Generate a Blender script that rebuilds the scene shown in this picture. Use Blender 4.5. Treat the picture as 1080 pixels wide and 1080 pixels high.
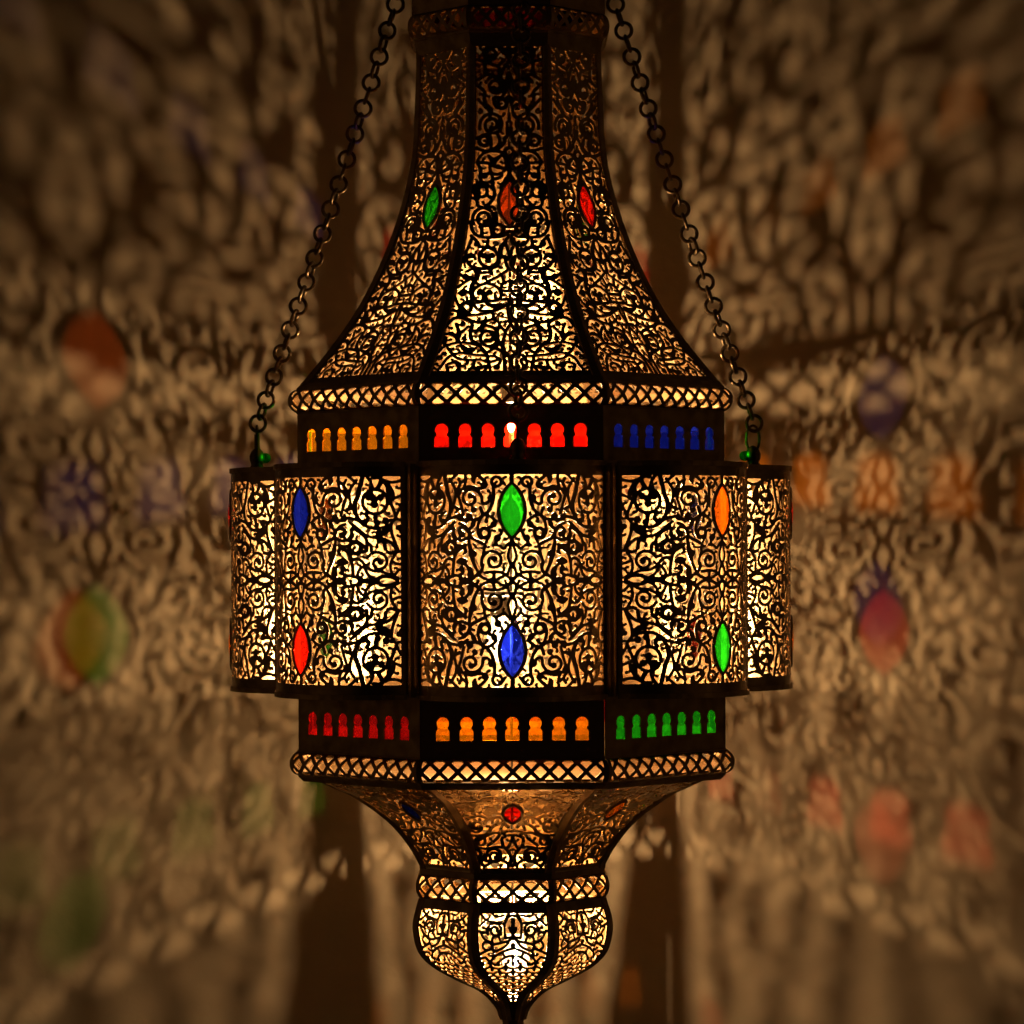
import bpy, bmesh, math, random
import numpy as np
from mathutils import Vector, Matrix
# ---------------------------------------------------------------- camera, world, exposure
sc = bpy.context.scene
for o in list(bpy.data.objects): bpy.data.objects.remove(o)
EYE = 1.60                                   # eye level above the floor, metres
cam_d = bpy.data.cameras.new('camera'); cam = bpy.data.objects.new('camera', cam_d); sc.collection.objects.link(cam)
cam.location = (0, -3.2, EYE); cam.rotation_euler = (math.radians(90), 0, 0)
cam_d.sensor_width = 36; cam_d.lens = 36*3200/1080; cam_d.shift_y = 45/1080
cam_d.clip_start = .05; cam_d.clip_end = 60
cam_d.dof.use_dof = True; cam_d.dof.focus_distance = 3.0; cam_d.dof.aperture_fstop = 11.0
sc.camera = cam
world = bpy.data.worlds.new('World'); sc.world = world; world.use_nodes = True
wn = world.node_tree.nodes; wl = world.node_tree.links
bg = wn['Background']; tc = wn.new('ShaderNodeTexCoord'); sx = wn.new('ShaderNodeSeparateXYZ')
ab = wn.new('ShaderNodeMath'); ab.operation = 'ABSOLUTE'
rp = wn.new('ShaderNodeValToRGB'); rp.color_ramp.elements[0].position = .3; rp.color_ramp.elements[1].position = .95
rp.color_ramp.elements[0].color = (.0016, .0009, .0005, 1); rp.color_ramp.elements[1].color = (.042, .022, .009, 1)
wl.new(tc.outputs['Generated'], sx.inputs[0]); wl.new(sx.outputs['X'], ab.inputs[0]); wl.new(ab.outputs[0], rp.inputs[0])
wl.new(rp.outputs[0], bg.inputs['Color']); bg.inputs['Strength'].default_value = 1.0    # the dim room: dark in front, walls at the sides
sc.view_settings.view_transform = 'Standard'; sc.view_settings.look = 'None'
sc.view_settings.exposure = 0.0; sc.view_settings.gamma = 1.0; sc.view_settings.use_curve_mapping = False
sc.cycles.use_denoising = True
sc.cycles.max_bounces = 10; sc.cycles.diffuse_bounces = 5; sc.cycles.glossy_bounces = 5; sc.cycles.transparent_max_bounces = 16
sc.cycles.sample_clamp_indirect = 12
BULB = 18500.0                               # radiance of the glowing filaments
BULB_COL = (1.0, .63, .31)
# ---------------------------------------------------------------- pierced patterns
T8 = math.tan(math.pi/8)
# ---------------------------------------------------------------- profiles
CAM_D = 3200.0          # mm, camera to lantern axis
HOR = 585.0             # eye level, in photo pixels (1 px = 1 mm at the axis)
def sil(points):
    """silhouette (y, half-width) measured at the side corner -> (vertex radius, height below eye)"""
    out = []
    for y, h in points:
        R = h/.924
        for _ in range(4): R = h/.924/(1+.383*R/CAM_D)
        out.append((R, (y-HOR)/(1+.383*R/CAM_D)))
    return np.array(out)
CHIM = sil([(46,94.5),(80,95.3),(111,96.6),(156,99),(191,105),(231,116),(271,131),(316,153),(356,179),(396,211),(405,219)])
FUNN = sil([(813,223),(830,186),(841,163),(865,130),(889,109),(911,96),(916,95)])
FINI = sil([(947,96),(967,102),(982,103),(1004,97),(1020,81.5),(1034,56),(1046,32),(1061,17),(1075,11.5)])
def smooth(P, n=160):
    """Catmull-Rom through the profile points, resampled by arc length -> s, R, z"""
    Q = []
    m = len(P)
    for i in range(m-1):
        p0,p1,p2,p3 = P[max(i-1,0)],P[i],P[i+1],P[min(i+2,m-1)]
        for t in np.linspace(0,1,24,endpoint=False):
            Q.append(.5*((2*p1)+(-p0+p2)*t+(2*p0-5*p1+4*p2-p3)*t*t+(-p0+3*p1-3*p2+p3)*t**3))
    Q.append(P[-1]); Q = np.array(Q)
    A = Q.copy(); A[:,0] *= math.cos(math.pi/8)       # the panel's own mid line (apothem)
    s = np.concatenate([[0],np.cumsum(np.hypot(*np.diff(A,axis=0).T))])
    S = np.linspace(0,s[-1],n)
    return S, np.interp(S,s,A[:,0]), np.interp(S,s,A[:,1])
class Prof:
    def __init__(self, P, n=160):
        self.s, self.r, self.z = smooth(np.asarray(P,float), n); self.L = self.s[-1]
    def at(self, s):
        r = np.interp(s,self.s,self.r); z = np.interp(s,self.s,self.z)
        e = .8
        dr = np.interp(np.minimum(s+e,self.L),self.s,self.r)-np.interp(np.maximum(s-e,0),self.s,self.r)
        dz = np.interp(np.minimum(s+e,self.L),self.s,self.z)-np.interp(np.maximum(s-e,0),self.s,self.z)
        l = np.hypot(dr,dz)+1e-9
        return r, z, dz/l, -dr/l                      # outward normal (radial, down)
    def hw(self, s): return np.interp(s,self.s,self.r)*T8
    def s_of_y(self, y):                              # photo row on the front face -> s
        Y = HOR+self.z*(1+self.r/CAM_D)
        return np.interp(y, Y, self.s)
PC, PF, PN = Prof(CHIM), Prof(FUNN), Prof(FINI)
# ---------------------------------------------------------------- strokes
def crom(pts, n=7):
    P = [np.array(p,float) for p in pts]
    if len(P)==2: return [P[0]+(P[1]-P[0])*t for t in np.linspace(0,1,n)]
    out=[]; m=len(P)
    for i in range(m-1):
        p0,p1,p2,p3 = P[max(i-1,0)],P[i],P[i+1],P[min(i+2,m-1)]
        for t in np.linspace(0,1,n,endpoint=False):
            out.append(.5*((2*p1)+(-p0+p2)*t+(2*p0-5*p1+4*p2-p3)*t*t+(-p0+3*p1-3*p2+p3)*t**3))
    out.append(P[-1]); return out
class Draw:
    """collects capsule strokes in panel millimetres, x mirrored"""
    def __init__(self, conv=None): self.c=[]; self.conv=conv; self.holes=[]
    def seg(self, pts, w):
        q=[self.conv(*p) for p in pts] if self.conv else [tuple(p) for p in pts]
        n=len(q)
        ws=np.interp(np.linspace(0,1,n),np.linspace(0,1,len(w)),w) if hasattr(w,'__len__') else [w]*n
        for i in range(n-1): self.c.append((*q[i],*q[i+1],ws[i]/2,ws[i+1]/2))
    def P(self, pts, w=2.6): self.seg(crom(pts), w)
    def B(self, x, y, r):                               # a leaf blob, r in mm
        q=self.conv(x,y) if self.conv else (x,y); self.c.append((*q,q[0]+.01,q[1],r,r))
    def R(self, x, y, r, w=2.6):                        # eye: ring, r in source units
        self.seg([(x+r*math.cos(a),y+r*math.sin(a)) for a in np.linspace(0,2*math.pi,22)], w)
    def S(self, x, y, r0, a0, turns, r1=None, w=2.6, blob=2.6):   # scroll, turns<0 = anticlockwise
        r1 = r0*.28 if r1 is None else r1
        n=int(abs(turns)*26)+2; pts=[]
        for i in range(n):
            t=i/(n-1); a=math.radians(a0)+t*turns*2*math.pi; r=r0+(r1-r0)*t**.85
            pts.append((x+r*math.cos(a),y+r*math.sin(a)))
        self.seg(pts,[w,w,w*1.0,w*1.25]); self.B(*pts[-1],blob)
    def T(self, x, y, r, k=1.0):                        # trefoil leaf
        for dx,dy,q in ((-.9,-.35,1),(.9,-.35,1),(0,.75,1.05),(0,0,1)): self.B(x+dx*r,y+dy*r,q*k)
def add_segs(D, X, Y, segs):
    np.minimum(D, field(segs, X, Y), out=D)
def enrich(D, X, Y, dmin=3.2, big=5.2, seed=1, inside=None):
    """grow curls and leaves from the vines into every gap that is still wider than the rest"""
    rng=np.random.default_rng(seed); H,W=D.shape; sx=X[0,1]-X[0,0]; sy=Y[1,0]-Y[0,0]
    for _ in range(400):
        M=D.copy()
        M[X<-.01]=-9
        if inside is not None: M[~inside]=-9
        k=int(M.argmax()); i,j=divmod(k,W); d=M[i,j]
        if d<dmin: break
        cx,cy=X[i,j],Y[i,j]
        best=None
        for a in np.linspace(0,2*math.pi,48,endpoint=False):        # nearest metal
            for r in np.arange(.5*d,d+3,.4):
                jj=int(round((cx+r*math.cos(a)-X[0,0])/sx)); ii=int(round((cy+r*math.sin(a)-Y[0,0])/sy))
                if 0<=ii<H and 0<=jj<W and D[ii,jj]<-.3:
                    if best is None or r<best[0]: best=(r,a)
                    break
        if best is None: best=(d+1,0.)
        r,a=best; h=1 if rng.random()<.5 else -1
        x0,y0=cx+r*math.cos(a),cy+r*math.sin(a); dr=Draw()
        if d>big:
            q=min(d,9)*.56
            pts=[(x0,y0)]+[(cx+q*(1-.45*t)*math.cos(a+h*(.35+t*4.6)),cy+q*(1-.45*t)*math.sin(a+h*(.35+t*4.6))) for t in np.linspace(0,1,16)]
            dr.seg(pts,[2.4,2.2,2.2,2.4]); dr.B(*pts[-1],2.0)
        else:
            mx,my=(x0+cx)/2-h*.25*(cy-y0),(y0+cy)/2+h*.25*(cx-x0)
            dr.seg(crom([(x0,y0),(mx,my),(cx,cy)]),[2.0,2.6,2.4]); dr.B(cx,cy,min(2.3,.46*d+.2))
        if cx<1.2:
            dr.c=[(p*0,y,e*0,f,u,v) for p,y,e,f,u,v in dr.c]
        add_segs(D,X,Y,dr.c)
def join(D, X, Y, tiny=14):
    """tie loose islands of metal to the frame, drop crumbs"""
    H,W=D.shape
    for _ in range(6):
        lab=np.zeros((H,W),int); met=D<0; n=0; sizes=[0]
        for k in np.flatnonzero(met):
            i,j=divmod(int(k),W)
            if lab[i,j]: continue
            n+=1; st=[(i,j)]; lab[i,j]=n; c=0
            while st:
                y,x=st.pop(); c+=1
                for yy,xx in ((y+1,x),(y-1,x),(y,x+1),(y,x-1)):
                    if 0<=yy<H and 0<=xx<W and met[yy,xx] and not lab[yy,xx]: lab[yy,xx]=n; st.append((yy,xx))
            sizes.append(c)
        if n<2: return
        main=int(np.argmax(sizes)); I,J=np.nonzero(lab==main); segs=[]
        for l in range(1,n+1):
            if l==main: continue
            i,j=np.nonzero(lab==l)
            if sizes[l]<tiny: D[i,j]=.2; continue
            best=None
            for a,b in list(zip(i,j))[::4]:
                d2=(X[0,J]-X[0,b])**2+(Y[I,0]-Y[a,0])**2; k=int(d2.argmin())
                if best is None or d2[k]<best[0]: best=(d2[k],X[a,b],Y[a,b],X[0,J[k]],Y[I[k],0])
            segs.append((*best[1:],1.2,1.2))
        if segs: add_segs(D,X,Y,segs)
def lens_sdf(x, y, cx, cy, a, b):
    """vesica of half width a, half height b (negative inside)"""
    R=(a*a+b*b)/(2*a); d=R-a
    return np.hypot(np.abs(x-cx)+d, y-cy)-R
def field(segs, X, Y, mirror=True):
    D=np.full(X.shape,9.0)
    x0,y0=X[0,0],Y[0,0]; dx=X[0,1]-x0; dy=Y[1,0]-y0; H,W=X.shape
    todo=list(segs)+([(-a,b,-c,d,e,f) for a,b,c,d,e,f in segs] if mirror else [])
    for ax,ay,bx,by,ra,rb in todo:
        m=max(ra,rb)+9
        i0=max(0,int((min(ay,by)-m-y0)/dy)); i1=min(H,int((max(ay,by)+m-y0)/dy)+2)
        j0=max(0,int((min(ax,bx)-m-x0)/dx)); j1=min(W,int((max(ax,bx)+m-x0)/dx)+2)
        if i0>=i1 or j0>=j1: continue
        x=X[i0:i1,j0:j1]; y=Y[i0:i1,j0:j1]
        vx,vy=bx-ax,by-ay; L=vx*vx+vy*vy+1e-9
        t=np.clip(((x-ax)*vx+(y-ay)*vy)/L,0,1)
        d=np.hypot(x-ax-t*vx,y-ay-t*vy)-(ra+(rb-ra)*t)
        np.minimum(D[i0:i1,j0:j1],d,out=D[i0:i1,j0:j1])
    return D
# ---------------------------------------------------------------- the drum's lobed panel
LR=101.0; LA=math.radians(64)
def convA(X,Y):
    px=655+X/9; py=498+Y/9
    q=max(-.99,min(.99,((px-540)/1.08-136.5)/101)); a=math.asin(q)-math.pi/4
    return (-a*LR,(py-612)/1.09)
def convB(X,Y):
    px=538+X/9; py=498+Y/9
    return (LR*math.asin(max(-.98,min(.98,(px-540.5)/111))),(py-612)/1.10)
def drum_pattern():
    b=Draw(convB)
    P,S,B,R=b.P,b.S,b.B,b.R
    P([(22,8),(22,80)],4); P([(22,640),(22,670)],4)
    R(167,85,46,2.9); P([(125,60),(90,110)],2.6)
    S(412,245,112,165,1.3,26,2.7,2.8)
    S(545,570,112,185,1.3,22,2.7,2.9)
    R(280,572,44,3.4)
    S(200,838,118,20,-1.4,24,2.7,2.8)
    S(515,925,92,150,1.2,22,2.7,2.8)
    P([(350,18),(300,60),(262,110),(290,140)],3); B(285,122,3.2)
    P([(375,18),(385,60),(375,95)],[6,5,1.2])
    P([(290,140),(340,150),(420,130),(500,158),(570,160),(640,110),(660,20)],3)
    P([(195,130),(195,240),(232,350),(290,395),(320,330)],3); B(222,240,3.3); P([(222,250),(262,292),(300,290)],2.6)
    P([(460,18),(460,90),(480,150)],2.6)
    P([(500,160),(535,260),(530,360),(500,420)],2.4)
    P([(290,395),(350,440),(430,442),(520,440),(610,430)],2.8); B(425,415,3.4)
    P([(290,395),(230,410),(170,460)],2.8); P([(170,460),(200,500),(240,520)],3); B(195,490,3)
    P([(290,400),(335,470),(345,560),(310,620),(250,600)],2.6)
    P([(370,450),(400,510),(430,545),(410,610),(340,650),(280,680)],3)
    B(390,490,2.4)
    P([(22,650),(70,690),(100,720),(150,690),(200,690)],2.6); B(160,620,3.4); P([(160,620),(120,570),(140,540)],2.6); P([(160,620),(180,680)],3)
    P([(280,680),(235,600)],2.4); P([(280,680),(290,760),(310,830)],2.6)
    P([(300,715),(360,712)],1.6)
    P([(430,600),(425,680),(405,770),(380,870),(340,950)],[2.6,3,5.5,3,2.6]); B(385,770,3.2)
    P([(450,740),(480,770)],2)
    P([(500,690),(540,760),(580,840),(640,870)],3); B(560,820,3)
    P([(35,690),(62,790),(40,860),(28,900)],2.4); P([(28,860),(55,930),(60,985),(32,1020)],2.4)
    P([(60,985),(120,950),(190,940),(280,950)],2.6)
    P([(70,960),(130,995),(205,1030)],2.6); B(205,1030,3)
    P([(190,940),(200,1030)],3)
    P([(205,1030),(290,1000),(350,965),(400,1010),(465,1030)],2.6); B(465,1032,3.2)
    P([(300,870),(310,930),(350,975)],3)
    P([(420,900),(400,960),(440,1010)],2.8)
    P([(465,1030),(530,1005),(600,965),(680,1020)],2.4)
    P([(20,1045),(32,1000)],2.4)
    a=Draw(convA); P,S,B,R,T=a.P,a.S,a.B,a.R,a.T
    R(265,268,118,3.0); T(270,248,62,3.3); P([(312,140),(295,200),(272,255)],[3.5,4,4])
    P([(265,385),(262,440),(250,500)],4); B(165,452,3.4); P([(110,440),(160,452),(180,430)],2.5); B(245,475,3)
    P([(25,65),(110,82),(200,52),(215,20)],2.6); P([(205,50),(215,95),(240,135)],4)
    P([(345,20),(310,70),(290,120)],3); P([(235,40),(300,45)],2.4)
    P([(195,60),(140,120),(100,190),(95,250)],[3,5,4.2,2.5])
    P([(28,210),(90,240)],2.4)
    P([(150,150),(125,260),(90,350),(70,420),(112,480),(108,570),(82,650),(45,745)],3)
    P([(28,320),(70,420),(30,440)],2.4); B(45,515,2.6); P([(45,515),(28,560)],2)
    P([(400,60),(420,190),(455,290),(440,390),(390,470)],[2.8,4.4,4.2,3.2,2.8]); P([(380,20),(400,110)],4)
    P([(440,60),(505,165),(500,270),(462,370),(420,440)],2.6); P([(440,90),(520,20)],2.6)
    P([(540,60),(560,110),(520,170)],2.6); P([(520,170),(560,290),(590,400)],2.6); P([(570,100),(640,50),(660,20)],2.6)
    P([(500,330),(545,350)],3.2)
    P([(350,390),(330,440),(380,470)],3.6)
    P([(115,490),(220,520),(330,512),(440,442),(560,425),(660,500)],2.8); B(370,470,3.4)
    P([(112,525),(180,560),(250,600)],[2.5,6,4]); B(225,565,3.2)
    P([(60,725),(130,650),(200,620),(270,612),(350,590),(430,525),(500,470)],2.7)
    P([(170,720),(180,660),(220,630)],3.6); B(225,640,2.6)
    S(235,850,115,-20,-1.4,20,2.7,2.9)
    R(455,708,56,4.0); P([(430,650),(375,690),(345,735),(390,748),(430,775)],3)
    P([(345,735),(345,640),(400,570),(480,520)],2.8); P([(300,740),(305,690),(345,660)],3.2)
    S(580,568,95,190,-1.3,20,2.7,2.9); P([(495,540),(480,600),(520,640)],2.8)
    P([(520,690),(600,692),(690,625)],2.8)
    P([(475,965),(485,860),(512,765),(600,702)],3)
    P([(530,850),(570,830),(620,840)],[3,5,3])
    P([(600,702),(620,780),(650,840),(700,850)],3); B(580,850,3)
    P([(60,742),(112,760),(150,750)],3); P([(60,745),(112,835),(120,910),(100,970),(45,1005)],2.6)
    P([(28,870),(70,860),(112,835)],2.4); P([(40,920),(75,960)],2.4)
    P([(355,890),(400,830),(450,815),(490,840)],2.8)
    P([(100,985),(190,940),(280,930),(370,890),(420,930),(440,990)],2.6)
    P([(120,990),(200,985),(260,1015),(380,1015)],[2.5,3.4,4.6,2.5]); B(410,1005,2.8); P([(370,890),(330,970),(260,1010)],2.6)
    P([(410,1005),(470,985),(530,975),(600,1020)],2.5); P([(50,1026),(110,995)],2)
    segs=[s for s in b.c if min(s[0],s[2])<52]+[s for s in a.c if max(s[0],s[2])>46]
    up=[s for s in segs]; segs=up+[(p,-q,r,-t,e,f) for p,q,r,t,e,f in up]
    hu,hv=LR*LA,102.0
    step=.72
    nx=int(2*(hu)/step)//2*2; ny=int(2*(hv+11)/step)//2*2
    X,Y=np.meshgrid(np.linspace(-hu,hu,nx+1),np.linspace(-hv-11,hv+11,ny+1))
    D=field(segs,X,Y)-.26
    D=np.minimum(D,np.minimum(107-np.abs(X),hv-np.abs(Y)))   # plain border
    for cy in (-67.5,67.5): D=np.minimum(D,lens_sdf(X,Y,0,cy,14.6,28.5))
    enrich(D,X,Y,2.5,4.3,3); join(D,X,Y)
    for cy in (-67.5,67.5):
        D=np.maximum(D,-lens_sdf(X,Y,0,cy,11.2,24.5))
    return X,Y,D
# ---------------------------------------------------------------- tapering panels
def conv_for(prof,x0,y0,k,cx):
    def f(X,Y):
        px=x0+X/k; py=y0+Y/k; s=float(prof.s_of_y(py)); r=np.interp(s,prof.s,prof.r)
        return (float((cx-px)/(1+r/CAM_D)), s)
    return f
def scale_x(segs): return segs
def taper_grid(prof, step, s0=0, s1=None):
    s1=prof.L if s1 is None else s1
    W=prof.hw(np.linspace(s0,s1,50)).max()+.5
    nx=int(2*W/step)//2*2; ny=int((s1-s0)/step)
    return np.meshgrid(np.linspace(-W,W,nx+1),np.linspace(s0,s1,ny+1))
def chimney_pattern():
    segs=[]
    d=Draw(conv_for(PC,450,280,9,538.2)); P,S,B,R,T=d.P,d.S,d.B,d.R,d.T      # lowest quarter
    P([(110,835),(170,775),(280,742),(400,745),(500,775),(565,850),(580,950),(540,1010)],2.6)
    P([(100,1010),(140,960),(190,890),(260,850),(340,838),(450,855),(560,865),(640,870)],2.6)
    P([(240,850),(300,890),(400,905),(520,905),(590,925),(660,905)],2.4)
    P([(320,760),(350,790),(400,815),(470,790)],[2,5,7,2]); P([(200,790),(230,830),(270,850)],2.6); B(245,800,2)
    P([(200,1005),(190,950),(270,930),(300,970),(380,940),(380,905)],2.6); B(300,945,2.6); B(300,1000,2.6)
    P([(390,1012),(440,960),(450,910)],2.6); P([(440,980),(480,985),(550,960)],[3,6,2.4]); B(480,988,3)
    B(660,975,3.2); P([(600,1000),(590,930)],2.4); P([(660,975),(695,910),(640,868)],2.6); P([(735,1015),(735,900),(715,830),(650,790)],3.4)
    P([(800,1010),(790,920),(760,850),(720,830)],3)
    S(580,690,125,200,1.75,34,3,2.8); P([(500,760),(540,830),(600,820),(620,780)],2.8); B(625,790,3)
    P([(170,600),(255,512),(350,508),(430,555),(415,640),(425,710),(480,755)],3.4)
    P([(290,725),(325,650),(395,585)],2.6); P([(280,560),(300,630),(280,690),(310,735)],2.8); P([(180,660),(235,655),(285,690)],[2.4,5,2.6]); P([(170,770),(180,690)],2.8); P([(160,740),(200,770)],2.4)
    P([(330,482),(430,478),(560,462),(690,420),(770,375)],2.6); P([(340,492),(430,530),(520,548),(620,520),(690,548)],2.6)
    B(540,572,3.2); P([(540,540),(540,580),(520,612)],3.4); P([(430,628),(520,628),(620,640),(665,700),(720,790)],3)
    P([(690,585),(650,680),(665,770)],3); P([(690,585),(745,640),(722,730),(740,830)],2.6); P([(745,640),(800,545)],2.6); P([(690,585),(700,545),(792,540)],2.6)
    B(640,512,2.6); P([(560,500),(560,545)],2.6); P([(620,440),(640,510)],2.6)
    S(382,412,66,60,1.3,30,3,2); P([(300,470),(330,380),(400,345),(440,360)],3)
    P([(440,345),(445,245),(520,190),(620,185),(705,250),(690,325),(600,348),(490,345),(440,320)],2.8); T(552,280,50,3.2)
    P([(440,370),(500,430),(600,440),(690,410)],2.4); P([(570,372),(640,392),(730,375)],[2.5,5,2.5]); P([(440,370),(560,350)],2)
    P([(450,160),(520,190),(600,150),(680,110),(760,60)],2.6); P([(480,70),(600,70),(620,20)],3.2); P([(450,30),(482,110),(432,200),(428,300),(445,375)],[3,5,4,4,3])
    B(370,112,3.2); P([(320,90),(370,112),(440,120)],3); B(345,272,3.4); P([(290,220),(370,160),(440,130)],2.6); P([(310,270),(350,240),(420,275)],2.6); P([(270,300),(300,380),(340,440),(310,490)],2.6); P([(250,430),(300,440)],2.6)
    P([(700,250),(792,250)],2.8); P([(700,330),(792,330)],3); P([(720,180),(700,250)],2.6); P([(720,180),(792,150)],2.6); P([(720,110),(740,180)],2.6)
    P([(792,330),(770,420),(792,540)],3)
    segs+=d.c
    d=Draw(conv_for(PC,480,190,10.8,537.3)); P,S,B,R,T=d.P,d.S,d.B,d.R,d.T
    S(305,130,98,-30,-1.5,38,3,2.2); P([(420,40),(450,150),(430,220),(380,280)],3.2); P([(380,190),(430,220)],3.4)
    P([(180,200),(240,230),(260,300),(330,320),(420,310),(450,340)],3); P([(380,280),(330,320)],2.8); P([(190,90),(230,180),(260,230)],3)
    S(330,440,140,150,1.8,42,3.2,2.6); P([(240,460),(290,450)],3); P([(280,540),(330,520)],3.4)
    R(485,575,62,4); P([(460,380),(470,470),(440,520)],3.2); P([(300,560),(300,640)],3.4); P([(400,540),(420,640)],3)
    P([(170,480),(200,590),(280,650),(430,660),(540,645),(617,590)],3); P([(560,540),(617,545)],3)
    P([(190,660),(150,760),(118,850),(150,960),(240,1010),(400,1012),(490,960),(500,800),(560,710),(617,640)],3)
    P([(180,640),(240,700),(280,770)],3); B(245,735,3.2); P([(370,690),(370,760),(450,790)],3); P([(270,775),(360,765)],2.6)
    R(375,890,108,2.8); T(370,885,50,3); P([(165,870),(200,870),(230,910)],[2.6,4.6,2]); B(170,868,3.2); P([(150,760),(200,790)],2)
    P([(520,890),(530,780),(580,715)],2.6); P([(617,910),(595,800),(570,735)],2.8); P([(500,880),(560,880),(617,920)],3); P([(560,885),(585,990),(617,1030)],3); P([(80,870),(110,1000)],2)
    P([(120,1050),(200,1020),(280,1030)],2.6); P([(400,1010),(410,1080)],3.4)
    segs+=d.c
    d=Draw(conv_for(PC,490,110,12,537)); P,S,B,R,T=d.P,d.S,d.B,d.R,d.T
    S(350,265,165,160,1.85,46,3,2.4); P([(320,110),(320,200)],3); P([(430,220),(440,330)],3)
    R(245,470,62,3.6); P([(160,440),(250,390),(330,420),(330,580)],3); P([(420,390),(445,500),(350,590)],3); P([(520,420),(480,520),(370,600)],3); P([(540,300),(540,400),(500,450)],3.4)
    P([(140,560),(260,598),(360,595),(460,612),(520,650)],3); R(564,610,52,3.4)
    P([(150,740),(220,640),(300,602)],2.8); P([(460,620),(525,720),(500,845),(420,890),(330,870),(320,760)],3); P([(300,660),(365,715),(450,665)],[3,5,3]); B(365,725,3.6); P([(330,780),(420,800),(490,820)],[2.6,4.5,2.6])
    P([(170,740),(290,750)],2.8); P([(165,760),(200,830),(190,920),(220,1000)],3); B(250,910,3.2); P([(240,920),(300,880)],2.8)
    P([(110,1040),(200,990),(270,1000),(350,960),(330,880)],2.8); P([(350,960),(450,930),(470,880)],2.8); P([(360,1000),(340,1080)],3); P([(564,690),(564,880),(520,960),(460,1070)],4)
    segs+=d.c
    d=Draw(conv_for(PC,496,40,13.5,536.6)); P,S,B,R,T=d.P,d.S,d.B,d.R,d.T
    S(290,240,125,-60,-1.7,36,3,2.4); P([(360,90),(420,150),(470,230)],2.8); T(547,220,60,3.2); P([(547,110),(547,220)],4); P([(410,100),(460,170)],2.6)
    P([(110,320),(200,345),(320,390),(400,400),(480,320)],3); P([(200,345),(210,470),(180,560)],3); P([(230,480),(350,470)],2); P([(430,560),(480,430),(547,330)],3); P([(400,400),(420,520)],3)
    S(360,690,150,200,1.8,44,3,2.4); P([(110,600),(200,540),(320,520)],2.8); P([(547,520),(520,620),(547,700)],4.4); P([(450,850),(520,740),(547,700)],3)
    R(445,945,66,3.4); P([(110,690),(200,780),(200,900),(300,1040)],3); P([(330,870),(350,960),(380,1000)],3.4); P([(110,880),(180,960),(260,1040)],2.6); P([(350,850),(420,860)],3); B(547,880,4)
    segs+=d.c
    X,S_=taper_grid(PC,.75)
    D=field(segs,X,S_)-.34
    hw=PC.hw(S_); bd=5.6+1.5*np.clip(S_/PC.L,0,1)
    D=np.minimum(D,(hw-bd)-np.abs(X))
    s0,s1=PC.s_of_y(47.5),PC.s_of_y(392); D=np.minimum(D,np.minimum(S_-s0,s1-S_))
    gc=float(PC.s_of_y(215.5)); D=np.minimum(D,lens_sdf(X,S_,0,gc,13.2,27)); enrich(D,X,S_,2.4,4.0,5); join(D,X,S_); D=np.maximum(D,-lens_sdf(X,S_,0,gc,10,22.5))
    D=np.maximum(D,np.abs(X)-hw)
    return X,S_,D,gc
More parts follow.
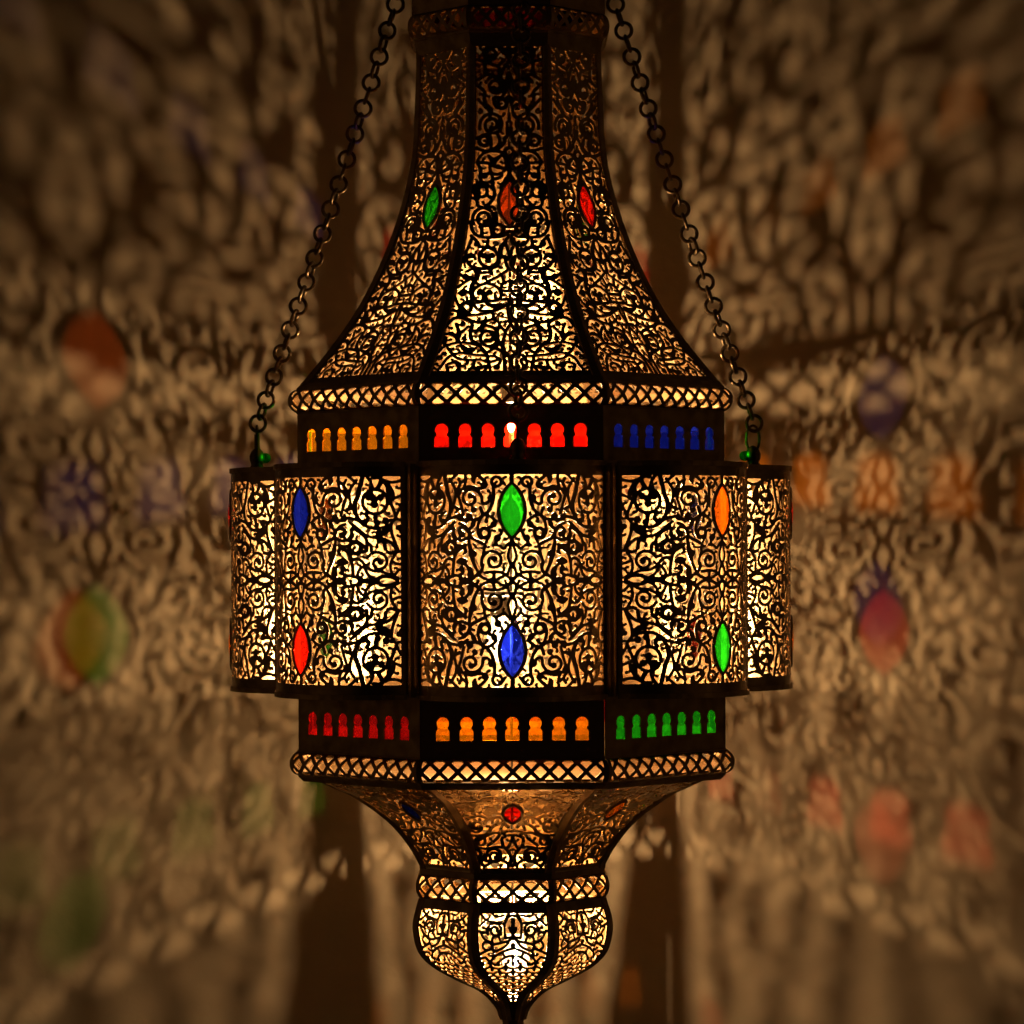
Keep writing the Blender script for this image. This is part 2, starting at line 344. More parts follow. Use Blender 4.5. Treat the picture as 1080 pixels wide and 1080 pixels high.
def funnel_pattern():
    segs=[]
    d=Draw(conv_for(PF,455,820,10.8,540.3)); P,S,B,R,T=d.P,d.S,d.B,d.R,d.T
    S(515,545,85,210,-1.5,26,2.6,2.4); S(560,720,76,120,1.4,26,2.6,2.2); S(715,890,105,150,1.7,28,2.8,2.6)
    P([(350,640),(600,645),(690,560),(800,510),(870,560)],3); P([(610,665),(720,620),(830,640)],2.6); P([(640,765),(740,690),(800,620),(921,600)],2.8)
    P([(500,790),(640,800),(750,780),(810,785),(800,690),(880,650),(921,650)],3); P([(830,790),(880,850),(905,940),(870,1010)],3); P([(921,660),(905,720),(870,790)],2.6)
    P([(921,890),(890,950),(921,1010)],2.4); P([(500,800),(560,850),(540,930),(600,1010)],3); P([(560,930),(680,950),(800,940),(880,990)],2.8); B(600,905,2.6); P([(560,850),(640,880)],2.6); P([(600,1010),(680,960)],2.6)
    P([(600,520),(640,470),(780,450),(820,500)],3); P([(700,450),(690,510)],2.4); P([(400,470),(470,440),(560,430),(640,470)],2.8); P([(430,640),(420,540)],2.6); P([(820,500),(780,590)],2.6)
    segs+=d.c
    d=Draw(); P,S,B,R,T=d.P,d.S,d.B,d.R,d.T                   # flaring upper part, in panel mm
    sg=float(PF.s_of_y(857)); k=sg
    S(22,k-4,8,90,-1.6,2.4,2.6,2.2); S(40,k-14,9,60,1.6,2.6,2.6,2.2); S(24,k-24,10,200,1.7,2.8,2.6,2.3); S(48,k-36,10,20,-1.7,2.8,2.6,2.3)
    S(14,k-46,10,100,1.7,2.8,2.6,2.3); S(68,k-30,8.5,90,1.6,2.5,2.6,2.2); S(33,k-57,10,-60,-1.7,2.8,2.6,2.3); S(62,k-58,10.5,150,1.7,2.8,2.6,2.3); S(52,k-16,5,0,1.2,2,2.4,2)
    P([(0,k-22),(6,k-30),(3,k-38),(0,k-46)],2.6); P([(0,k-60),(8,k-64),(20,k-66)],2.6); P([(0,k-52),(22,k-40),(38,k-42),(50,k-50)],2.6)
    P([(12,k+2),(30,k-6),(34,k-22),(40,k-28),(58,k-24),(64,k-14)],2.6); P([(46,k-4),(50,k-10)],2.6); P([(34,k-34),(38,k-48),(50,k-66)],2.6); P([(76,k-46),(72,k-60),(78,k-70)],2.6); P([(58,k-42),(70,k-44),(82,k-50)],2.6)
    P([(14,k-10),(12,k-22),(24,k-34)],2.6); P([(22,k-50),(18,k-60),(24,k-70)],2.6)
    for x,y in ((8,k-28),(36,k-6),(56,k-30),(30,k-44),(76,k-40),(10,k-56),(47,k-24),(80,k-60)): B(x,y,2.7)
    segs+=[q for q in d.c]
    X,S_=taper_grid(PF,.8); D=field(segs,X,S_); hw=PF.hw(S_)
    D=np.minimum(D,hw-6.0-np.abs(X)); D=np.minimum(D,np.minimum(S_-5,PF.s_of_y(915.5)-S_))
    D-=.32; D=np.minimum(D,lens_sdf(X,S_,0,sg,11.5,20)); enrich(D,X,S_,2.8,4.4,7); join(D,X,S_); D=np.maximum(D,-lens_sdf(X,S_,0,sg,8.6,16))
    D=np.maximum(D,np.abs(X)-hw)
    return X,S_,D,sg
def finial_pattern():
    d=Draw(conv_for(PN,500,955,10.29,540.6)); P,S,B,R,T=d.P,d.S,d.B,d.R,d.T
    S(225,265,92,150,1.6,26,2.2,1.9); P([(40,60),(130,155),(220,178),(320,195)],2.2); P([(200,90),(240,120),(320,110)],2); P([(380,75),(340,150),(325,240),(335,350)],2.2)
    P([(335,180),(365,130),(418,105)],2.2); P([(418,150),(418,350)],3.8); P([(380,240),(395,280)],2.4); P([(335,350),(400,340)],2.2)
    P([(60,215),(100,180),(130,155)],2.2); P([(60,280),(130,290),(160,250)],2.2); P([(60,270),(110,360),(195,420)],2.2)
    R(140,430,50,2.2); P([(195,440),(200,340),(290,310)],2.2); P([(195,420),(290,400),(380,375),(400,340)],2.2); P([(290,400),(260,330)],2)
    P([(195,430),(210,490),(310,455),(370,400)],2.2); P([(60,520),(120,490),(200,460),(200,560),(150,620)],2.2); P([(200,560),(300,500),(418,460)],2.2); P([(220,640),(330,560),(418,540)],2.2)
    P([(70,570),(120,560),(160,600),(230,640)],2.2); P([(300,500),(330,560)],2.2); B(418,430,2.4)
    segs=list(d.c)
    L=PN.L; s0=float(PN.s_of_y(1016))
    s=s0; i=0
    while s<L-6:                                              # small scales down to the tip
        hw=float(PN.hw(s)); n=max(1,round(hw/9.5)); stp=2*hw/max(1,n)
        for k in range(-n,n+1):
            cx=(k+(.5 if i%2 else 0))*stp*.8
            if cx<-1: continue
            pts=[(cx+stp*.42*math.cos(a),s+7.5*math.sin(a)) for a in np.linspace(0,math.pi,9)]
            for q,w in zip(pts,pts[1:]): segs.append((*q,*w,1.05,1.05))
            segs.append((cx,s-1,cx+.01,s+2,1.7,1.2))
        s+=8.4; i+=1
    X,S_=taper_grid(PN,.6); D=field(segs,X,S_); hw=PN.hw(S_)
    bd=np.interp(S_/L,[0,.45,.6,.8,1],[6.5,7,8,7,6])
    D=np.minimum(D,hw-bd-np.abs(X)); D=np.minimum(D,np.minimum(S_-PN.s_of_y(963),PN.s_of_y(1056)-S_)); D-=.3; enrich(D,X,S_,2.6,4.2,9); join(D,X,S_); D=np.maximum(D,np.abs(X)-hw)
    return X,S_,D
# ---------------------------------------------------------------- materials
def mat(name):
    m = bpy.data.materials.new(name); m.use_nodes = True
    return m, m.node_tree.nodes, m.node_tree.links, m.node_tree.nodes['Principled BSDF']
def brass(name, col, dark, rough, scale=60, metal=1.0):
    m, n, l, p = mat(name)
    t = n.new('ShaderNodeTexCoord'); z = n.new('ShaderNodeTexNoise'); z.inputs['Scale'].default_value = scale; z.inputs['Detail'].default_value = 6
    r = n.new('ShaderNodeValToRGB'); r.color_ramp.elements[0].position = .35; r.color_ramp.elements[1].position = .62
    r.color_ramp.elements[0].color = (*dark, 1); r.color_ramp.elements[1].color = (*col, 1)
    l.new(t.outputs['Object'], z.inputs['Vector']); l.new(z.outputs['Fac'], r.inputs[0]); l.new(r.outputs[0], p.inputs['Base Color'])
    q = n.new('ShaderNodeMapRange'); q.inputs['From Min'].default_value = .3; q.inputs['From Max'].default_value = .7
    q.inputs['To Min'].default_value = rough+.12; q.inputs['To Max'].default_value = rough-.08
    l.new(z.outputs['Fac'], q.inputs['Value']); l.new(q.outputs[0], p.inputs['Roughness'])
    p.inputs['Metallic'].default_value = metal
    return m
M_BRASS = brass('aged_brass', (.66,.50,.30), (.52,.37,.20), .40)
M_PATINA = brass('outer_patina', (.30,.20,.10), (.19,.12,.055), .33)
M_GILT = brass('funnel_outer_brass', (.56,.40,.18), (.42,.28,.12), .27)
M_TRIM  = brass('dark_brass', (.36,.24,.11), (.24,.15,.07), .45)
M_CHAIN = brass('chain_brass', (.17,.115,.06), (.085,.06,.035), .36, 140)
M_SOCK  = brass('socket', (.10,.08,.06), (.06,.05,.04), .5, 80, 0)
def glass(name, col, milk=.11):
    m, n, l, p = mat(name); n.remove(p); out = n['Material Output']
    t = n.new('ShaderNodeTexCoord'); z = n.new('ShaderNodeTexNoise'); z.inputs['Scale'].default_value = 170; z.inputs['Detail'].default_value = 4; z.inputs['Distortion'].default_value = 1.2
    r = n.new('ShaderNodeValToRGB'); r.color_ramp.elements[0].position = .35; r.color_ramp.elements[1].position = .65
    r.color_ramp.elements[0].color = (*[c**.5*.76 for c in col], 1); r.color_ramp.elements[1].color = (*[c**.5 for c in col], 1)   # light crosses two faces
    l.new(t.outputs['Object'], z.inputs['Vector']); l.new(z.outputs['Fac'], r.inputs[0])
    a = n.new('ShaderNodeBsdfTransparent'); b = n.new('ShaderNodeBsdfTranslucent'); g = n.new('ShaderNodeBsdfGlossy'); g.inputs['Roughness'].default_value = .08
    x = n.new('ShaderNodeMixShader'); x.inputs[0].default_value = milk; y = n.new('ShaderNodeMixShader'); y.inputs[0].default_value = .04
    l.new(r.outputs[0], a.inputs[0]); l.new(r.outputs[0], b.inputs[0])
    bp = n.new('ShaderNodeBump'); bp.inputs['Strength'].default_value = .4; bp.inputs['Distance'].default_value = .002
    l.new(z.outputs['Fac'], bp.inputs['Height']); l.new(bp.outputs[0], b.inputs['Normal']); l.new(bp.outputs[0], g.inputs['Normal'])
    l.new(a.outputs[0], x.inputs[1]); l.new(b.outputs[0], x.inputs[2]); l.new(x.outputs[0], y.inputs[1]); l.new(g.outputs[0], y.inputs[2])
    l.new(y.outputs[0], out.inputs[0])
    return m
GLASS = {}
for k, c in dict(red=(.95,.014,.004), orange=(.97,.35,.006), green=(.012,.72,.02), blue=(.004,.014,.62), amber=(.62,.085,.012), crimson=(.50,.006,.008), bottle_green=(.008,.22,.012)).items():
    GLASS[k] = glass(k+'_glass', (.97,.19,.005) if k == 'orange' else c); GLASS[k+' pane'] = glass(k+'_pane_glass', c, .045)
def glow(k):
    m, n, l, p = mat('filament_glow'); p.inputs['Base Color'].default_value = (0,0,0,1)
    p.inputs['Emission Color'].default_value = (*BULB_COL,1); p.inputs['Emission Strength'].default_value = BULB*k; return m
m, n, l, p = mat('glowing_bulb_glass'); n.remove(p); a = n.new('ShaderNodeBsdfTransparent'); g = n.new('ShaderNodeBsdfGlossy'); g.inputs['Roughness'].default_value = .05
x = n.new('ShaderNodeMixShader'); x.inputs[0].default_value = .04; l.new(a.outputs[0], x.inputs[1]); l.new(g.outputs[0], x.inputs[2])
e = n.new('ShaderNodeEmission'); e.inputs[0].default_value = (*BULB_COL,1); e.inputs[1].default_value = 3.0; ad = n.new('ShaderNodeAddShader')  # emission laid over the glass imitates the bulb's glare
l.new(x.outputs[0], ad.inputs[0]); l.new(e.outputs[0], ad.inputs[1]); l.new(ad.outputs[0], n['Material Output'].inputs[0]); M_BULB = m; m.cycles.emission_sampling = 'NONE'
m, n, l, p = mat('plaster_wall'); t = n.new('ShaderNodeTexCoord')
z = n.new('ShaderNodeTexNoise'); z.inputs['Scale'].default_value = 5; z.inputs['Detail'].default_value = 8; z.inputs['Roughness'].default_value = .6
r = n.new('ShaderNodeValToRGB'); r.color_ramp.elements[0].position = .3; r.color_ramp.elements[1].position = .7
r.color_ramp.elements[0].color = (.46,.36,.235,1); r.color_ramp.elements[1].color = (.57,.45,.295,1)
z2 = n.new('ShaderNodeTexNoise'); z2.inputs['Scale'].default_value = 90; z2.inputs['Detail'].default_value = 5
bp = n.new('ShaderNodeBump'); bp.inputs['Strength'].default_value = .25; bp.inputs['Distance'].default_value = .003
l.new(t.outputs['Object'], z.inputs['Vector']); l.new(t.outputs['Object'], z2.inputs['Vector']); l.new(z.outputs['Fac'], r.inputs[0]); l.new(r.outputs[0], p.inputs['Base Color'])
l.new(z2.outputs['Fac'], bp.inputs['Height']); l.new(bp.outputs[0], p.inputs['Normal']); p.inputs['Roughness'].default_value = .9; p.inputs['Specular IOR Level'].default_value = .15
M_WALL = m
# ---------------------------------------------------------------- mesh helpers (millimetres in, metres out)
ZB = 536.0                                    # the lantern's lowest point below eye level, mm
def loc(x, r, z): return (x*.001, -r*.001, (ZB-z)*.001)      # panel coordinates of the front face -> lantern space
def link(name, verts, faces, material, parent=None, smooth=False):
    me = bpy.data.meshes.new(name); me.from_pydata(verts, [], faces); me.materials.append(material)
    if smooth: me.polygons.foreach_set('use_smooth', [True]*len(me.polygons))
    me.update(); o = bpy.data.objects.new(name, me); sc.collection.objects.link(o)
    if parent: o.parent = parent
    return o
RING = [[c if q == 0 else 4+c for c in range(4) for q in (0,1)]]
def plate(X, Y, D, mapf, th):
    """marching squares over D<0, given thickness th along the surface normal"""
    H, W = D.shape; ins = D < 0; D = np.where(np.abs(D) < 1e-4, np.where(ins,-1e-4,1e-4), D)
    ids = -np.ones((H,W),int); k = int(ins.sum()); ids[ins] = np.arange(k)
    px, py = [X[ins]], [Y[ins]]
    he = ins[:,1:] != ins[:,:-1]; hid = -np.ones(he.shape,int); hid[he] = k+np.arange(he.sum()); k += int(he.sum())
    t = (D[:,:-1]/(D[:,:-1]-D[:,1:]))[he]; px.append(X[:,:-1][he]+t*(X[:,1:]-X[:,:-1])[he]); py.append(Y[:,:-1][he])
    ve = ins[1:] != ins[:-1]; vid = -np.ones(ve.shape,int); vid[ve] = k+np.arange(ve.sum()); k += int(ve.sum())
    t = (D[:-1]/(D[:-1]-D[1:]))[ve]; px.append(X[:-1][ve]); py.append(Y[:-1][ve]+t*(Y[1:]-Y[:-1])[ve])
    px = np.concatenate(px); py = np.concatenate(py)
    item = [ids[:-1,:-1], hid[:-1], ids[:-1,1:], vid[:,1:], ids[1:,1:], hid[1:], ids[1:,:-1], vid[:,:-1]]
    case = ins[:-1,:-1]*1+ins[:-1,1:]*2+ins[1:,1:]*4+ins[1:,:-1]*8
    faces = []; outer = []
    for c in range(1,16):
        sel = case == c
        if not sel.any(): continue
        seq = []
        for q in range(4):
            a, b = c>>q&1, c>>((q+1)%4)&1
            if a: seq.append(2*q)
            if a != b: seq.append(2*q+1)
        P = np.stack([item[i][sel] for i in seq],1)
        faces += P.tolist(); outer += [1]*len(P); faces += (P[:,::-1]+k).tolist(); outer += [0]*len(P)
        for i in range(len(seq)):
            a, b = seq[i], seq[(i+1)%len(seq)]
            if a%2 and b%2 and c>>((a//2)%4)&1 and not c>>((a//2+1)%4)&1:
                u, v = P[:,i], P[:,(i+1)%len(seq)]
                faces += np.stack([v,u,u+k,v+k],1).tolist(); outer += [1]*len(u)
    f, b = mapf(px,py,np.full(px.shape,th/2)), mapf(px,py,np.full(px.shape,-th/2))
    OUTER[:] = outer
    return np.concatenate([f,b]), faces
OUTER = []
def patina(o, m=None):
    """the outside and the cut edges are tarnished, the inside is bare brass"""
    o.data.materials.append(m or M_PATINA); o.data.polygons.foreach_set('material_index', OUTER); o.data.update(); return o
def drum_map(u, v, n):
    a = u/LR; return np.stack([(LR+n)*np.sin(a)*.001, -(193+(LR+n)*np.cos(a))*.001, (ZB-25-v)*.001],1)
def prof_map(pr):
    def f(x, s, n):
        r, z, nr, nz = pr.at(s); return np.stack([x*.001, -(r+n*nr)*.001, (ZB-z-n*nz)*.001],1)
    return f
def flat_map(r0, zc):
    return lambda x, y, n: np.stack([x*.001, -(r0+n)*.001, (ZB-zc-y)*.001],1)
def gem_mesh(a, b, cy, mapf, dome=3.2):
    """cushion of glass with a pointed-oval outline"""
    n, m = 28, 5; P = [(0,cy,dome)]; R = (a*a+b*b)/(2*a)
    for j in range(1,m+1):
        q = j/m
        for i in range(n):
            t = 2*math.pi*i/n; y = -math.cos(t)*b; xo = (math.sqrt(max(R*R-y*y,0))-(R-a))*(1 if math.sin(t) >= 0 else -1)
            P.append((xo*q, cy+y*q, dome*(1-q**2.2)+.2))
    k = len(P); P += [(x,y,-z*.45-.8) for x,y,z in P]; P = np.array(P)
    F = []
    for i in range(n):
        i2 = (i+1)%n; F += [(0,1+i2,1+i),(k,k+1+i,k+1+i2)]
        for j in range(m-1):
            A, B = 1+j*n, 1+(j+1)*n; F += [(A+i,A+i2,B+i2,B+i),(k+A+i,k+B+i,k+B+i2,k+A+i2)]
        A = 1+(m-1)*n; F.append((A+i,A+i2,k+A+i2,k+A+i))
    return mapf(P[:,0],P[:,1],P[:,2]), F
def tube(path, rad, seg=8, closed=False):
    P = [Vector(p) for p in path]; V, F = [], []; n = len(P)
    ref = Vector((0,0,1))
    for i in range(n):
        t = (P[(i+1)%n]-P[i-1]) if closed else (P[min(i+1,n-1)]-P[max(i-1,0)])
        t.normalize(); u = t.cross(ref)
        if u.length < .05: u = t.cross(Vector((1,0,0)))
        u.normalize(); w = u.cross(t); r = rad[i] if hasattr(rad,'__len__') else rad
        V += [tuple(P[i]+(u*math.cos(2*math.pi*j/seg)+w*math.sin(2*math.pi*j/seg))*r) for j in range(seg)]
    for i in range(n if closed else n-1):
        A, B = i*seg, (i+1)%n*seg
        F += [(A+j,A+(j+1)%seg,B+(j+1)%seg,B+j) for j in range(seg)]
    if not closed: F += [tuple(range(seg))[::-1], tuple(range((n-1)*seg,n*seg))]
    return V, F
def bezel(a, b, cy, mapf, r=1.7):
    R = (a*a+b*b)/(2*a); pts = []
    for sgn in (1,-1):
        for t in np.linspace(-1,1,15)[:-1]:
            y = b*t*sgn; pts.append(((math.sqrt(R*R-y*y)-(R-a))*sgn, cy+y, .9))
    pts = np.array(pts); return tube([tuple(p) for p in mapf(pts[:,0],pts[:,1],pts[:,2])], r*.001, 6, True)
def octa(loop, closed=True, seg=8, rot=math.pi/8):
    """sweep a closed (R, z) outline round the eight corners"""
    V, F = [], []; m = len(loop)
    for k in range(seg):
        a = rot+2*math.pi*k/seg
        V += [(math.sin(a)*R*.001, -math.cos(a)*R*.001, (ZB-z)*.001) for R,z in loop]
    for k in range(seg):
        A, B = k*m, (k+1)%seg*m
        for i in range(m if closed else m-1): F.append((A+i,A+(i+1)%m,B+(i+1)%m,B+i))
    return V, F
def lathe(prof, cx=0, cy=0, seg=16, half=0):
    V, F = [], []; m = len(prof)
    for k in range(seg):
        a = 2*math.pi*k/seg+half; V += [(cx+math.cos(a)*r*.001, cy+math.sin(a)*r*.001, (ZB-z)*.001) for r,z in prof]
    for k in range(seg):
        A, B = k*m, (k+1)%seg*m
        F += [(A+i,B+i,B+i+1,A+i+1) for i in range(m-1)]
    return V, F
def merge(*parts):
    V, F = [], []
    for v, f in parts:
        o = len(V); V += [tuple(p) for p in v]; F += [tuple(i+o for i in q) for q in f]
    return V, F
def tag(o, label=None, cat=None, group=None, kind=None):
    for k, v in (('label',label),('category',cat),('group',group),('kind',kind)):
        if v: o[k] = v
    return o
# ---------------------------------------------------------------- the wall
w = link('wall', [(-4,0,-1.2),(4,0,-1.2),(4,0,4.4),(-4,0,4.4),(-4,.1,-1.2),(4,.1,-1.2),(4,.1,4.4),(-4,.1,4.4)],
         [(0,1,2,3),(5,4,7,6),(4,0,3,7),(1,5,6,2),(3,2,6,7),(4,5,1,0)], M_WALL)
w.location = (0,.483,0); w.rotation_euler = (0,0,-math.atan(.0884))      # a little nearer on the right
tag(w, 'plain beige plaster wall behind the lantern, dappled with its light', 'wall', kind='structure')
# ---------------------------------------------------------------- the lantern
lan = bpy.data.objects.new('hanging_lantern', None); sc.collection.objects.link(lan)
lan.location = (.0013, 0, EYE-ZB*.001); lan.rotation_euler = (0, -.0047, math.radians(.25))
tag(lan, 'large pierced brass lantern with coloured glass gems hanging before the wall', 'lantern')
def around(o, colour=None):
    """seven more of a front-face part and of its sub-parts, turned about the lantern's axis"""
    kids = list(o.children)
    for k in range(8):
        c = o
        if k:
            c = o.copy(); sc.collection.objects.link(c); c.parent = lan; c.rotation_euler = (0,0,k*math.pi/4+HAND.uniform(-.006,.006)*('panel' in o.name))
        for q in kids:
            d = q
            if k: d = q.copy(); sc.collection.objects.link(d); d.parent = c
            if 'tone' in q.keys():
                tone = colour[q['tone']][k]
                key = q.data.name.split('.')[0]+'_'+tone
                me = TONED.get((q['tone'],key))
                if me is None:
                    me = q.data.copy() if k else q.data.copy(); me.materials.clear(); me.materials.append(GLASS[tone+('' if 'drum' in o.name else ' pane')]); TONED[(q['tone'],key)] = me
                d['_m'] = key; d['label'] = f'{tone.replace(chr(95),chr(32))} glass {"gem" if "gem" in d.name else "pane"}'; SWAP.append((d,me))
    for d, me in SWAP:
        d.data = me
        for z in ('_m',):
            if z in d.keys(): del d[z]
    for k2 in SWAP:
        if 'tone' in k2[0].keys(): del k2[0]['tone']
    SWAP.clear(); TONED.clear()
TONED, SWAP = {}, []
HAND = random.Random(11)
def gem(parent, a, b, cy, mapf, tone, dome=3.2):
    g = link('glass_gem', *gem_mesh(a,b,cy,mapf,dome), GLASS['red'], parent, True); g['tone'] = tone
    link('gem_bezel', *bezel(a+.7,b+1.4,cy,mapf), M_TRIM, parent, True)
HAND = random.Random(11)
A_UP = ['red','blue','green','orange','red','blue','green','orange']
A_LO = ['orange','green','blue','red','orange','bottle_green','blue','crimson']
# chimney
X, Y, D, gc = chimney_pattern(); cm = prof_map(PC)
o = patina(link('chimney_panel', *plate(X,Y,D,cm,1.3), M_BRASS, lan)); gem(o,10.3,23,gc,cm,0)
around(o, [['amber','red','blue','green','amber','red','blue','green']])
def rib(name, pr, r0, r1, n=40, wide=1.0):
    S = np.linspace(0,pr.L,n); path = []
    for s in S:
        r, z, nr, nz = pr.at(s); R = r/math.cos(math.pi/8); path.append((R, z))
    V, F = [], []
    for i,(R,z) in enumerate(path):
        q = r0+(r1-r0)*i/(n-1)
        for dx, dr in ((-q,-1.5),(-q*.8,1.2),(0,2.8),(q*.8,1.2),(q,-1.5),(0,-2.2)):
            V.append(loc(dx, R+dr-abs(dx)*.35, z))
    for i in range(n-1):
        A, B = i*6, (i+1)*6; F += [(A+j,A+(j+1)%6,B+(j+1)%6,B+j) for j in range(6)]
    F += [tuple(range(6)), tuple(range((n-1)*6,n*6))[::-1]]
    o = link(name, V, F, M_TRIM, lan, False)
    M = Matrix.Rotation(math.pi/8,4,'Z'); o.data.transform(M); around(o)
rib('chimney_rib', PC, 4.6, 8.6)
# lattice rings
def ring(R0, R1, z0, z1, nper, frame, stripw=2.0, name='lattice_ring'):
    zc, h = (z0+z1)/2, (z1-z0)/2
    P = [(R0+(R1-R0)*math.sin(t)**.8, zc-h*math.cos(t)) for t in np.linspace(0,math.pi,13)]
    pr = Prof(P, 60); L = pr.L
    W = pr.hw(np.array([L/2]))[0]+.3
    X, Y = np.meshgrid(np.linspace(-W,W,int(2*W/.62)//2*2+1), np.linspace(0,L,int(L/.62)))
    hw = pr.hw(Y); y = Y-L/2; per = 2*(W-frame)/nper; q = L*.245
    u, v = X/per+y/(2*q), X/per-y/(2*q)
    nrm = math.hypot(1/per,1/(2*q)); off = .5*((nper+1)%2)
    d = np.minimum(np.abs(u+off-.5-np.round(u+off-.5)),np.abs(v+off-.5-np.round(v+off-.5)))/nrm-stripw
    d = np.minimum(d, L*.33-np.abs(y)); d = np.minimum(d, hw-frame-np.abs(X)); d = np.maximum(d, np.abs(X)-hw)
    V, F = plate(X,Y,d,prof_map(pr),1.3)
    allp = []
    for k in range(8):
        Mr = np.array(Matrix.Rotation(k*math.pi/4,3,'Z')); allp.append((V@Mr.T,F))
    for z, s in ((z0,1),(z1,-1)):
        allp.append(octa([(R0-6,z-7*s),(R0-2,z-7*s),(R0+3.5,z-2*s),(R0+4.5,z+.8*s),(R0-4,z+1.4*s)]))
    link(name, *merge(*allp), M_TRIM, lan)
ring(233.5,246,-169.5,-147,10,4.5)
ring(233.5,246,201.5,224.5,10,4.5)
ring(99,108.5,332,357.5,4,5,1.8)
ring(103,113,-562,-537,5,5)
# arcades
def arcade(R, z0, z1, zw, nwin, sp, tones, k=.95):
    ap = R*math.cos(math.pi/8); hw = ap*T8; zc = (z0+z1)/2; H = (z1-z0)/2
    X, Y = np.meshgrid(np.linspace(-hw,hw,int(2*hw/.6)//2*2+1), np.linspace(-H,H,int(2*H/.6)))
    D = np.full(X.shape,9.)
    y = Y-(zw-zc)
    for i in range(nwin):
        x = (X-(i-(nwin-1)/2)*sp-HAND.uniform(-.35,.35))*HAND.uniform(.97,1.04)
        c = np.hypot(x,y+5.6*k)-6.5*k
        tip = np.maximum(np.abs(x)+.75*(y+13.6*k), -(y+13.6*k))*.8
        c = np.minimum(c, np.maximum(tip, y+6*k))
        b = np.maximum(np.abs(x)-7.2*k, np.maximum(y-12.2*k,-y+1.6*k)); b2 = np.maximum(np.hypot(np.maximum(np.abs(x)-4*k,0),y-3.4*k)-3.2*k, np.abs(y-2.5*k)-4*k)
        nk = np.maximum(np.abs(x)-5.2*k, np.abs(y)-4*k)
        D = np.minimum(D, np.minimum(np.minimum(c,b2),np.minimum(nk,np.maximum(b,-(y-3.2*k)))))
    D = -D; D = np.where((np.abs(X) > hw-1)|(np.abs(Y) > H-1), -1, D)
    o = link('arcade_panel', *plate(X,Y,D,flat_map(ap,zc),1.4), M_TRIM, lan)
    gw, gh = hw-5, 17*k
    V = []
    for n_ in (-1.6,-3.4):
        V += [loc(-gw,ap+n_,zw-gh), loc(gw,ap+n_,zw-gh), loc(gw,ap+n_,zw+gh), loc(-gw,ap+n_,zw+gh)]
    g = link('glass_pane', V, [(0,1,2,3),(7,6,5,4),(0,4,5,1),(1,5,6,2),(2,6,7,3),(3,7,4,0)], GLASS['red'], o); g['tone'] = 0
    around(o, [tones])
arcade(236,-147,-90.5,-117.5,7,22.8,A_UP)
arcade(236,140.5,201,171,7,22.8,A_LO)
arcade(108,-620,-562,-585,3,20,['red','orange','green','blue']*2,.8)
# drum
X, Y, D = drum_pattern()
o = patina(link('drum_panel', *plate(X,Y,D,drum_map,1.3), M_BRASS, lan))
gem(o,11.4,25,-67.5,drum_map,0,3.6); gem(o,11.4,25,67.5,drum_map,1,3.6)
around(o, [['green','orange','red','blue','green','orange','red','blue'], ['blue','green','orange','red','blue','green','orange','red']])
V, F = [], []
for z in (-89,139):
    for dx, R in ((-8.2,252.3),(-3,257.5),(0,259),(3,257.5),(8.2,252.3),(7.4,250.6),(0,254),(-7.4,250.6)): V.append(loc(dx,R,z))
F = [(i,(i+1)%8,8+(i+1)%8,8+i) for i in range(8)]+[tuple(range(8)),tuple(range(8,16))[::-1]]
o = link('corner_post', V, F, M_TRIM, lan); o.data.transform(Matrix.Rotation(math.pi/8,4,'Z')); around(o)
def drum_plate(name, z0, z1):
    out, inn = [], []
    for k in range(8):
        a0 = k*math.pi/4
        for t in np.linspace(-LA,LA,19):
            x, r = (LR+2.2)*math.sin(t), 193+(LR+2.2)*math.cos(t)
            out.append((math.cos(a0)*x+math.sin(a0)*r, math.sin(a0)*x-math.cos(a0)*r))
            xi, ri = 236*math.sin(math.pi/8)*t/LA*.98, 233*math.cos(math.pi/8)
            inn.append((math.cos(a0)*xi+math.sin(a0)*ri, math.sin(a0)*xi-math.cos(a0)*ri))
    n = len(out); V = []
    for z in (z0,z1):
        V += [(x*.001,y*.001,(ZB-z)*.001) for x,y in out]+[(x*.001,y*.001,(ZB-z)*.001) for x,y in inn]
    F = []
    for i in range(n):
        j = (i+1)%n; F += [(i,j,n+j,n+i),(2*n+i,3*n+i,3*n+j,2*n+j),(i,2*n+i,2*n+j,j),(n+i,n+j,3*n+j,3*n+i)]
    link(name, V, F, M_TRIM, lan)
drum_plate('drum_lid', -91.5, -86.5); drum_plate('drum_floor', 136.5, 141.5)
# funnel, neck and finial
link('partition_plate', *octa([(.5,226),(231,226),(231,228),(.5,228)]), M_TRIM, lan)
X, Y, D, gs = funnel_pattern(); fm = prof_map(PF)
o = patina(link('funnel_panel', *plate(X,Y,D,fm,1.3), M_BRASS, lan), M_GILT); gem(o,9,16.5,gs,fm,0,3)
around(o, [['red','orange','green','blue']*2])
rib('funnel_rib', PF, 7.5, 6.5)
link('neck_band', *octa([(101.5,326),(104,326.5),(104,332),(99,332),(98,326)]), M_TRIM, lan)
link('neck_band', *octa([(101,-537),(106,-537),(105.5,-533),(103,-520),(100,-520)]), M_TRIM, lan)
X, Y, D = finial_pattern()
o = patina(link('finial_panel', *plate(X,Y,D,prof_map(PN),1.3), M_BRASS, lan)); around(o)
rib('finial_rib', PN, 6.5, 3.6)
link('finial_tip', *octa([(12.6,487),(11.4,497),(9.5,508),(7.5,514),(9,519),(7,527),(3,533),(.1,536)], False), M_TRIM, lan)
link('lantern_cap', *octa([(111,-620),(114,-622),(112,-626),(95,-640),(60,-665),(25,-690),(14,-705),(.1,-708)], False), M_TRIM, lan)
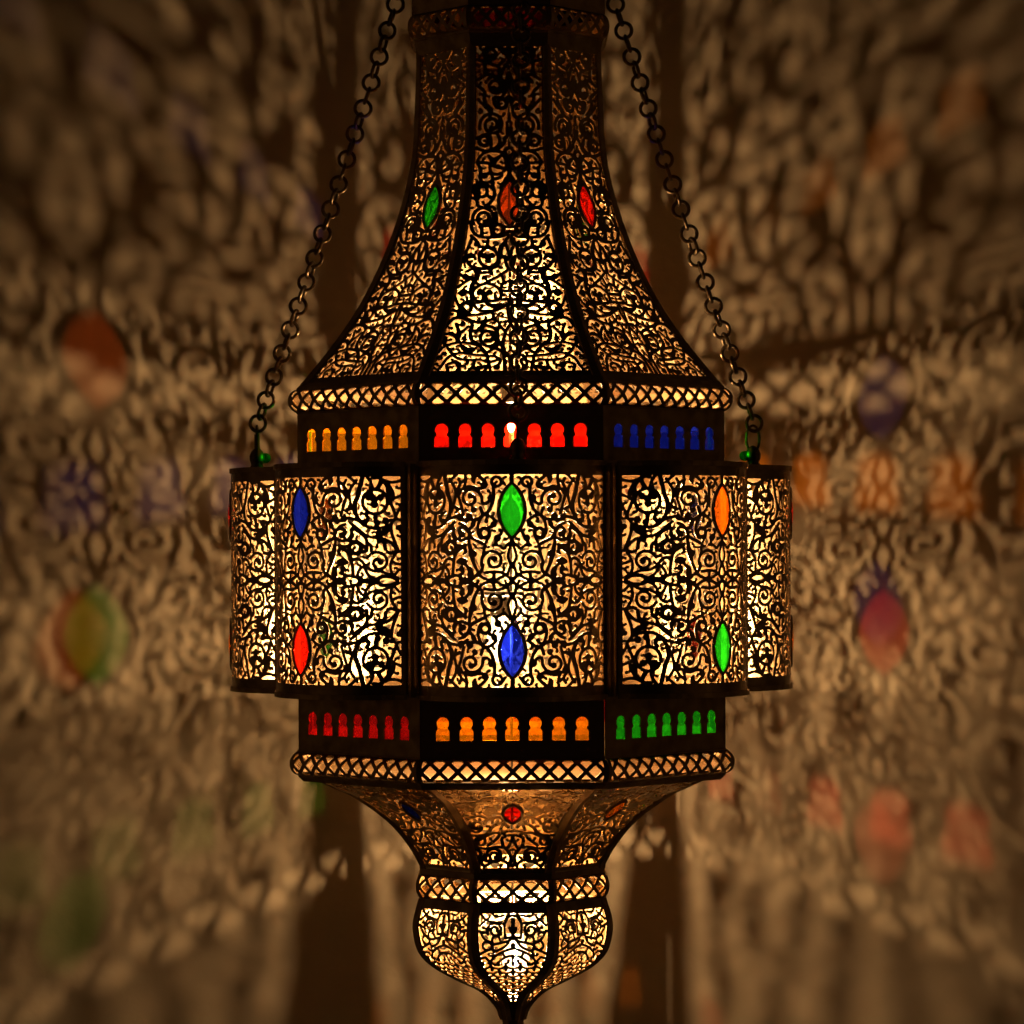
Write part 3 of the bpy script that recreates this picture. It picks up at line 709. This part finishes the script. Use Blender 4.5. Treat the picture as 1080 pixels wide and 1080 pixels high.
# bulbs on a rod
link('lamp_rod', *tube([(0,.0115,(ZB+705)*.001),(0,.0115,(ZB-385)*.001)], .0016, 6), M_SOCK, lan)
def bulb(z, dx=0, dy=0, shade_r=26, fr=2.0, fh=7.5, k=1.0):
    def lathe_(p, seg=16): return lathe(p, dx*.001, dy*.001, seg)
    b = link('light_bulb', *lathe_([(.1,z+24),(6,z+21),(12.5,z+12),(14.5,z+2),(12.5,z-9),(9,z-19),(8.4,z-26),(.1,z-26)]), M_BULB, lan, True)
    link('filament', *lathe_([(.1,z+fh),(fr*.65,z+fh*.77),(fr,z),(fr*.65,z-fh*.77),(.1,z-fh)], seg=8), glow(k*2.3*6.5/(fr*fh)), b)
    link('socket', *lathe_([(.1,z-25),(9.6,z-25.5),(10.2,z-28),(10,z-44),(shade_r,z-48),(shade_r,z-51),(5,z-52),(.1,z-52)]), M_SOCK, b)  # wide disc on top is added to keep light off the upper chimney
bulb(90,-12,-6,fr=2.1,fh=6.5); bulb(-135,1,0,19,fr=3.8,fh=6.5); bulb(424,3,-4,10,fr=2.9,fh=7,k=1.1)
# chain hooks on the drum lid
hooks = []
for ang, r in ((1.3,262),(90,256),(180,262),(270,267)):
    knob = [(.1,-88),(8.6,-90),(8.2,-93),(6.2,-96),(8,-101),(8.2,-105),(6,-110),(3,-113)]
    if ang == 270:                                           # this one has a stem and an eye, the others take the long link
        V, F = lathe(knob+[(2.9,-128),(.1,-129)], 0, -r*.001, 12)
        V2, F2 = tube([((math.cos(t)*5.2)*.001,-r*.001,(ZB+132+math.sin(t)*5.2)*.001) for t in np.linspace(0,2*math.pi,16,endpoint=False)], .0014, 6, True)
    else:
        V, F = lathe(knob+[(.1,-114)], 0, -r*.001, 12)
        V2, F2 = tube([(0,-(r+math.cos(t)*6.8)*.001,(ZB+121+math.sin(t)*14)*.001) for t in np.linspace(0,2*math.pi,24,endpoint=False)], .0015, 6, True)
    h = link('chain_hook', *merge((V,F),(V2,F2)), M_CHAIN, lan, True); h.rotation_euler = (0,0,math.radians(ang)); hooks.append(h)
    if ang in (90,270):
        V, F = lathe([(.1,-98)]+[(5.4*math.sin(t),-103-5.4*math.cos(t)) for t in np.linspace(math.pi-.3,.3,9)]+[(.1,-108.4)], 0, -(r-9)*.001, 14)
        link('green_glint_ball', V, F, GLASS['green'], h, True)  # glass ball added to give the knob its green glint
# ---------------------------------------------------------------- chains
V, F = [], []
for i in range(22):
    a = 2*math.pi*i/22; c = Vector((math.cos(a)*8.4, 0, math.sin(a)*8.4))
    for j in range(8):
        b = 2*math.pi*j/8; V.append(tuple((c+Vector((math.cos(a)*math.cos(b)*1.9, math.sin(b)*1.9, math.sin(a)*math.cos(b)*1.9)))*.001))
for i in range(22):
    A, B = i*8, (i+1)%22*8; F += [(A+j,B+j,B+(j+1)%8,A+(j+1)%8) for j in range(8)]
link_me = None
rng = random.Random(4)
def chain(p0, p1, label):
    global link_me
    p0, p1 = Vector(p0)*.001, Vector(p1)*.001; p0.z += EYE; p1.z += EYE
    root = bpy.data.objects.new('hanging_chain', None); sc.collection.objects.link(root); root.location = p0
    tag(root, label, 'chain', 'chains holding the lantern')
    d = p1-p0; n = int(d.length/.01372); q = d.to_track_quat('Z','Y')
    # q turns local z along the chain; find the roll that shows every other ring face-on to the camera
    ax = d.normalized(); face = Vector((0,-1,0)); face = (face-ax*face.dot(ax)).normalized() if abs(ax.y) < .9 else Vector((1,0,0))
    side = ax.cross(face)*-1
    base = Matrix((side,face,ax)).transposed()
    if base.determinant() < 0: base = Matrix((-side,face,ax)).transposed()
    for i in range(n+1):
        if link_me is None:
            o = link('chain_link', V, F, M_CHAIN, root, True); link_me = o.data
        else:
            o = bpy.data.objects.new('chain_link', link_me); sc.collection.objects.link(o); o.parent = root
        t = i/n; o.location = d*t+Vector((0,0,-.010*math.sin(math.pi*t)))
        roll = (0 if i%2 == 0 else math.pi/2)+rng.uniform(-.35,.35)
        o.rotation_euler = (base@Matrix.Rotation(roll,3,'Z')).to_euler()
chain((-268,0,138.5),(-106,0,636), 'brass ring chain running up the left side of the lantern')
chain((255.5,0,138.5),(92,0,636), 'brass ring chain running up the right side of the lantern')
chain((6,-263,138.5),(10,-98,636), 'dark ring chain hanging in front of the middle chimney panel')
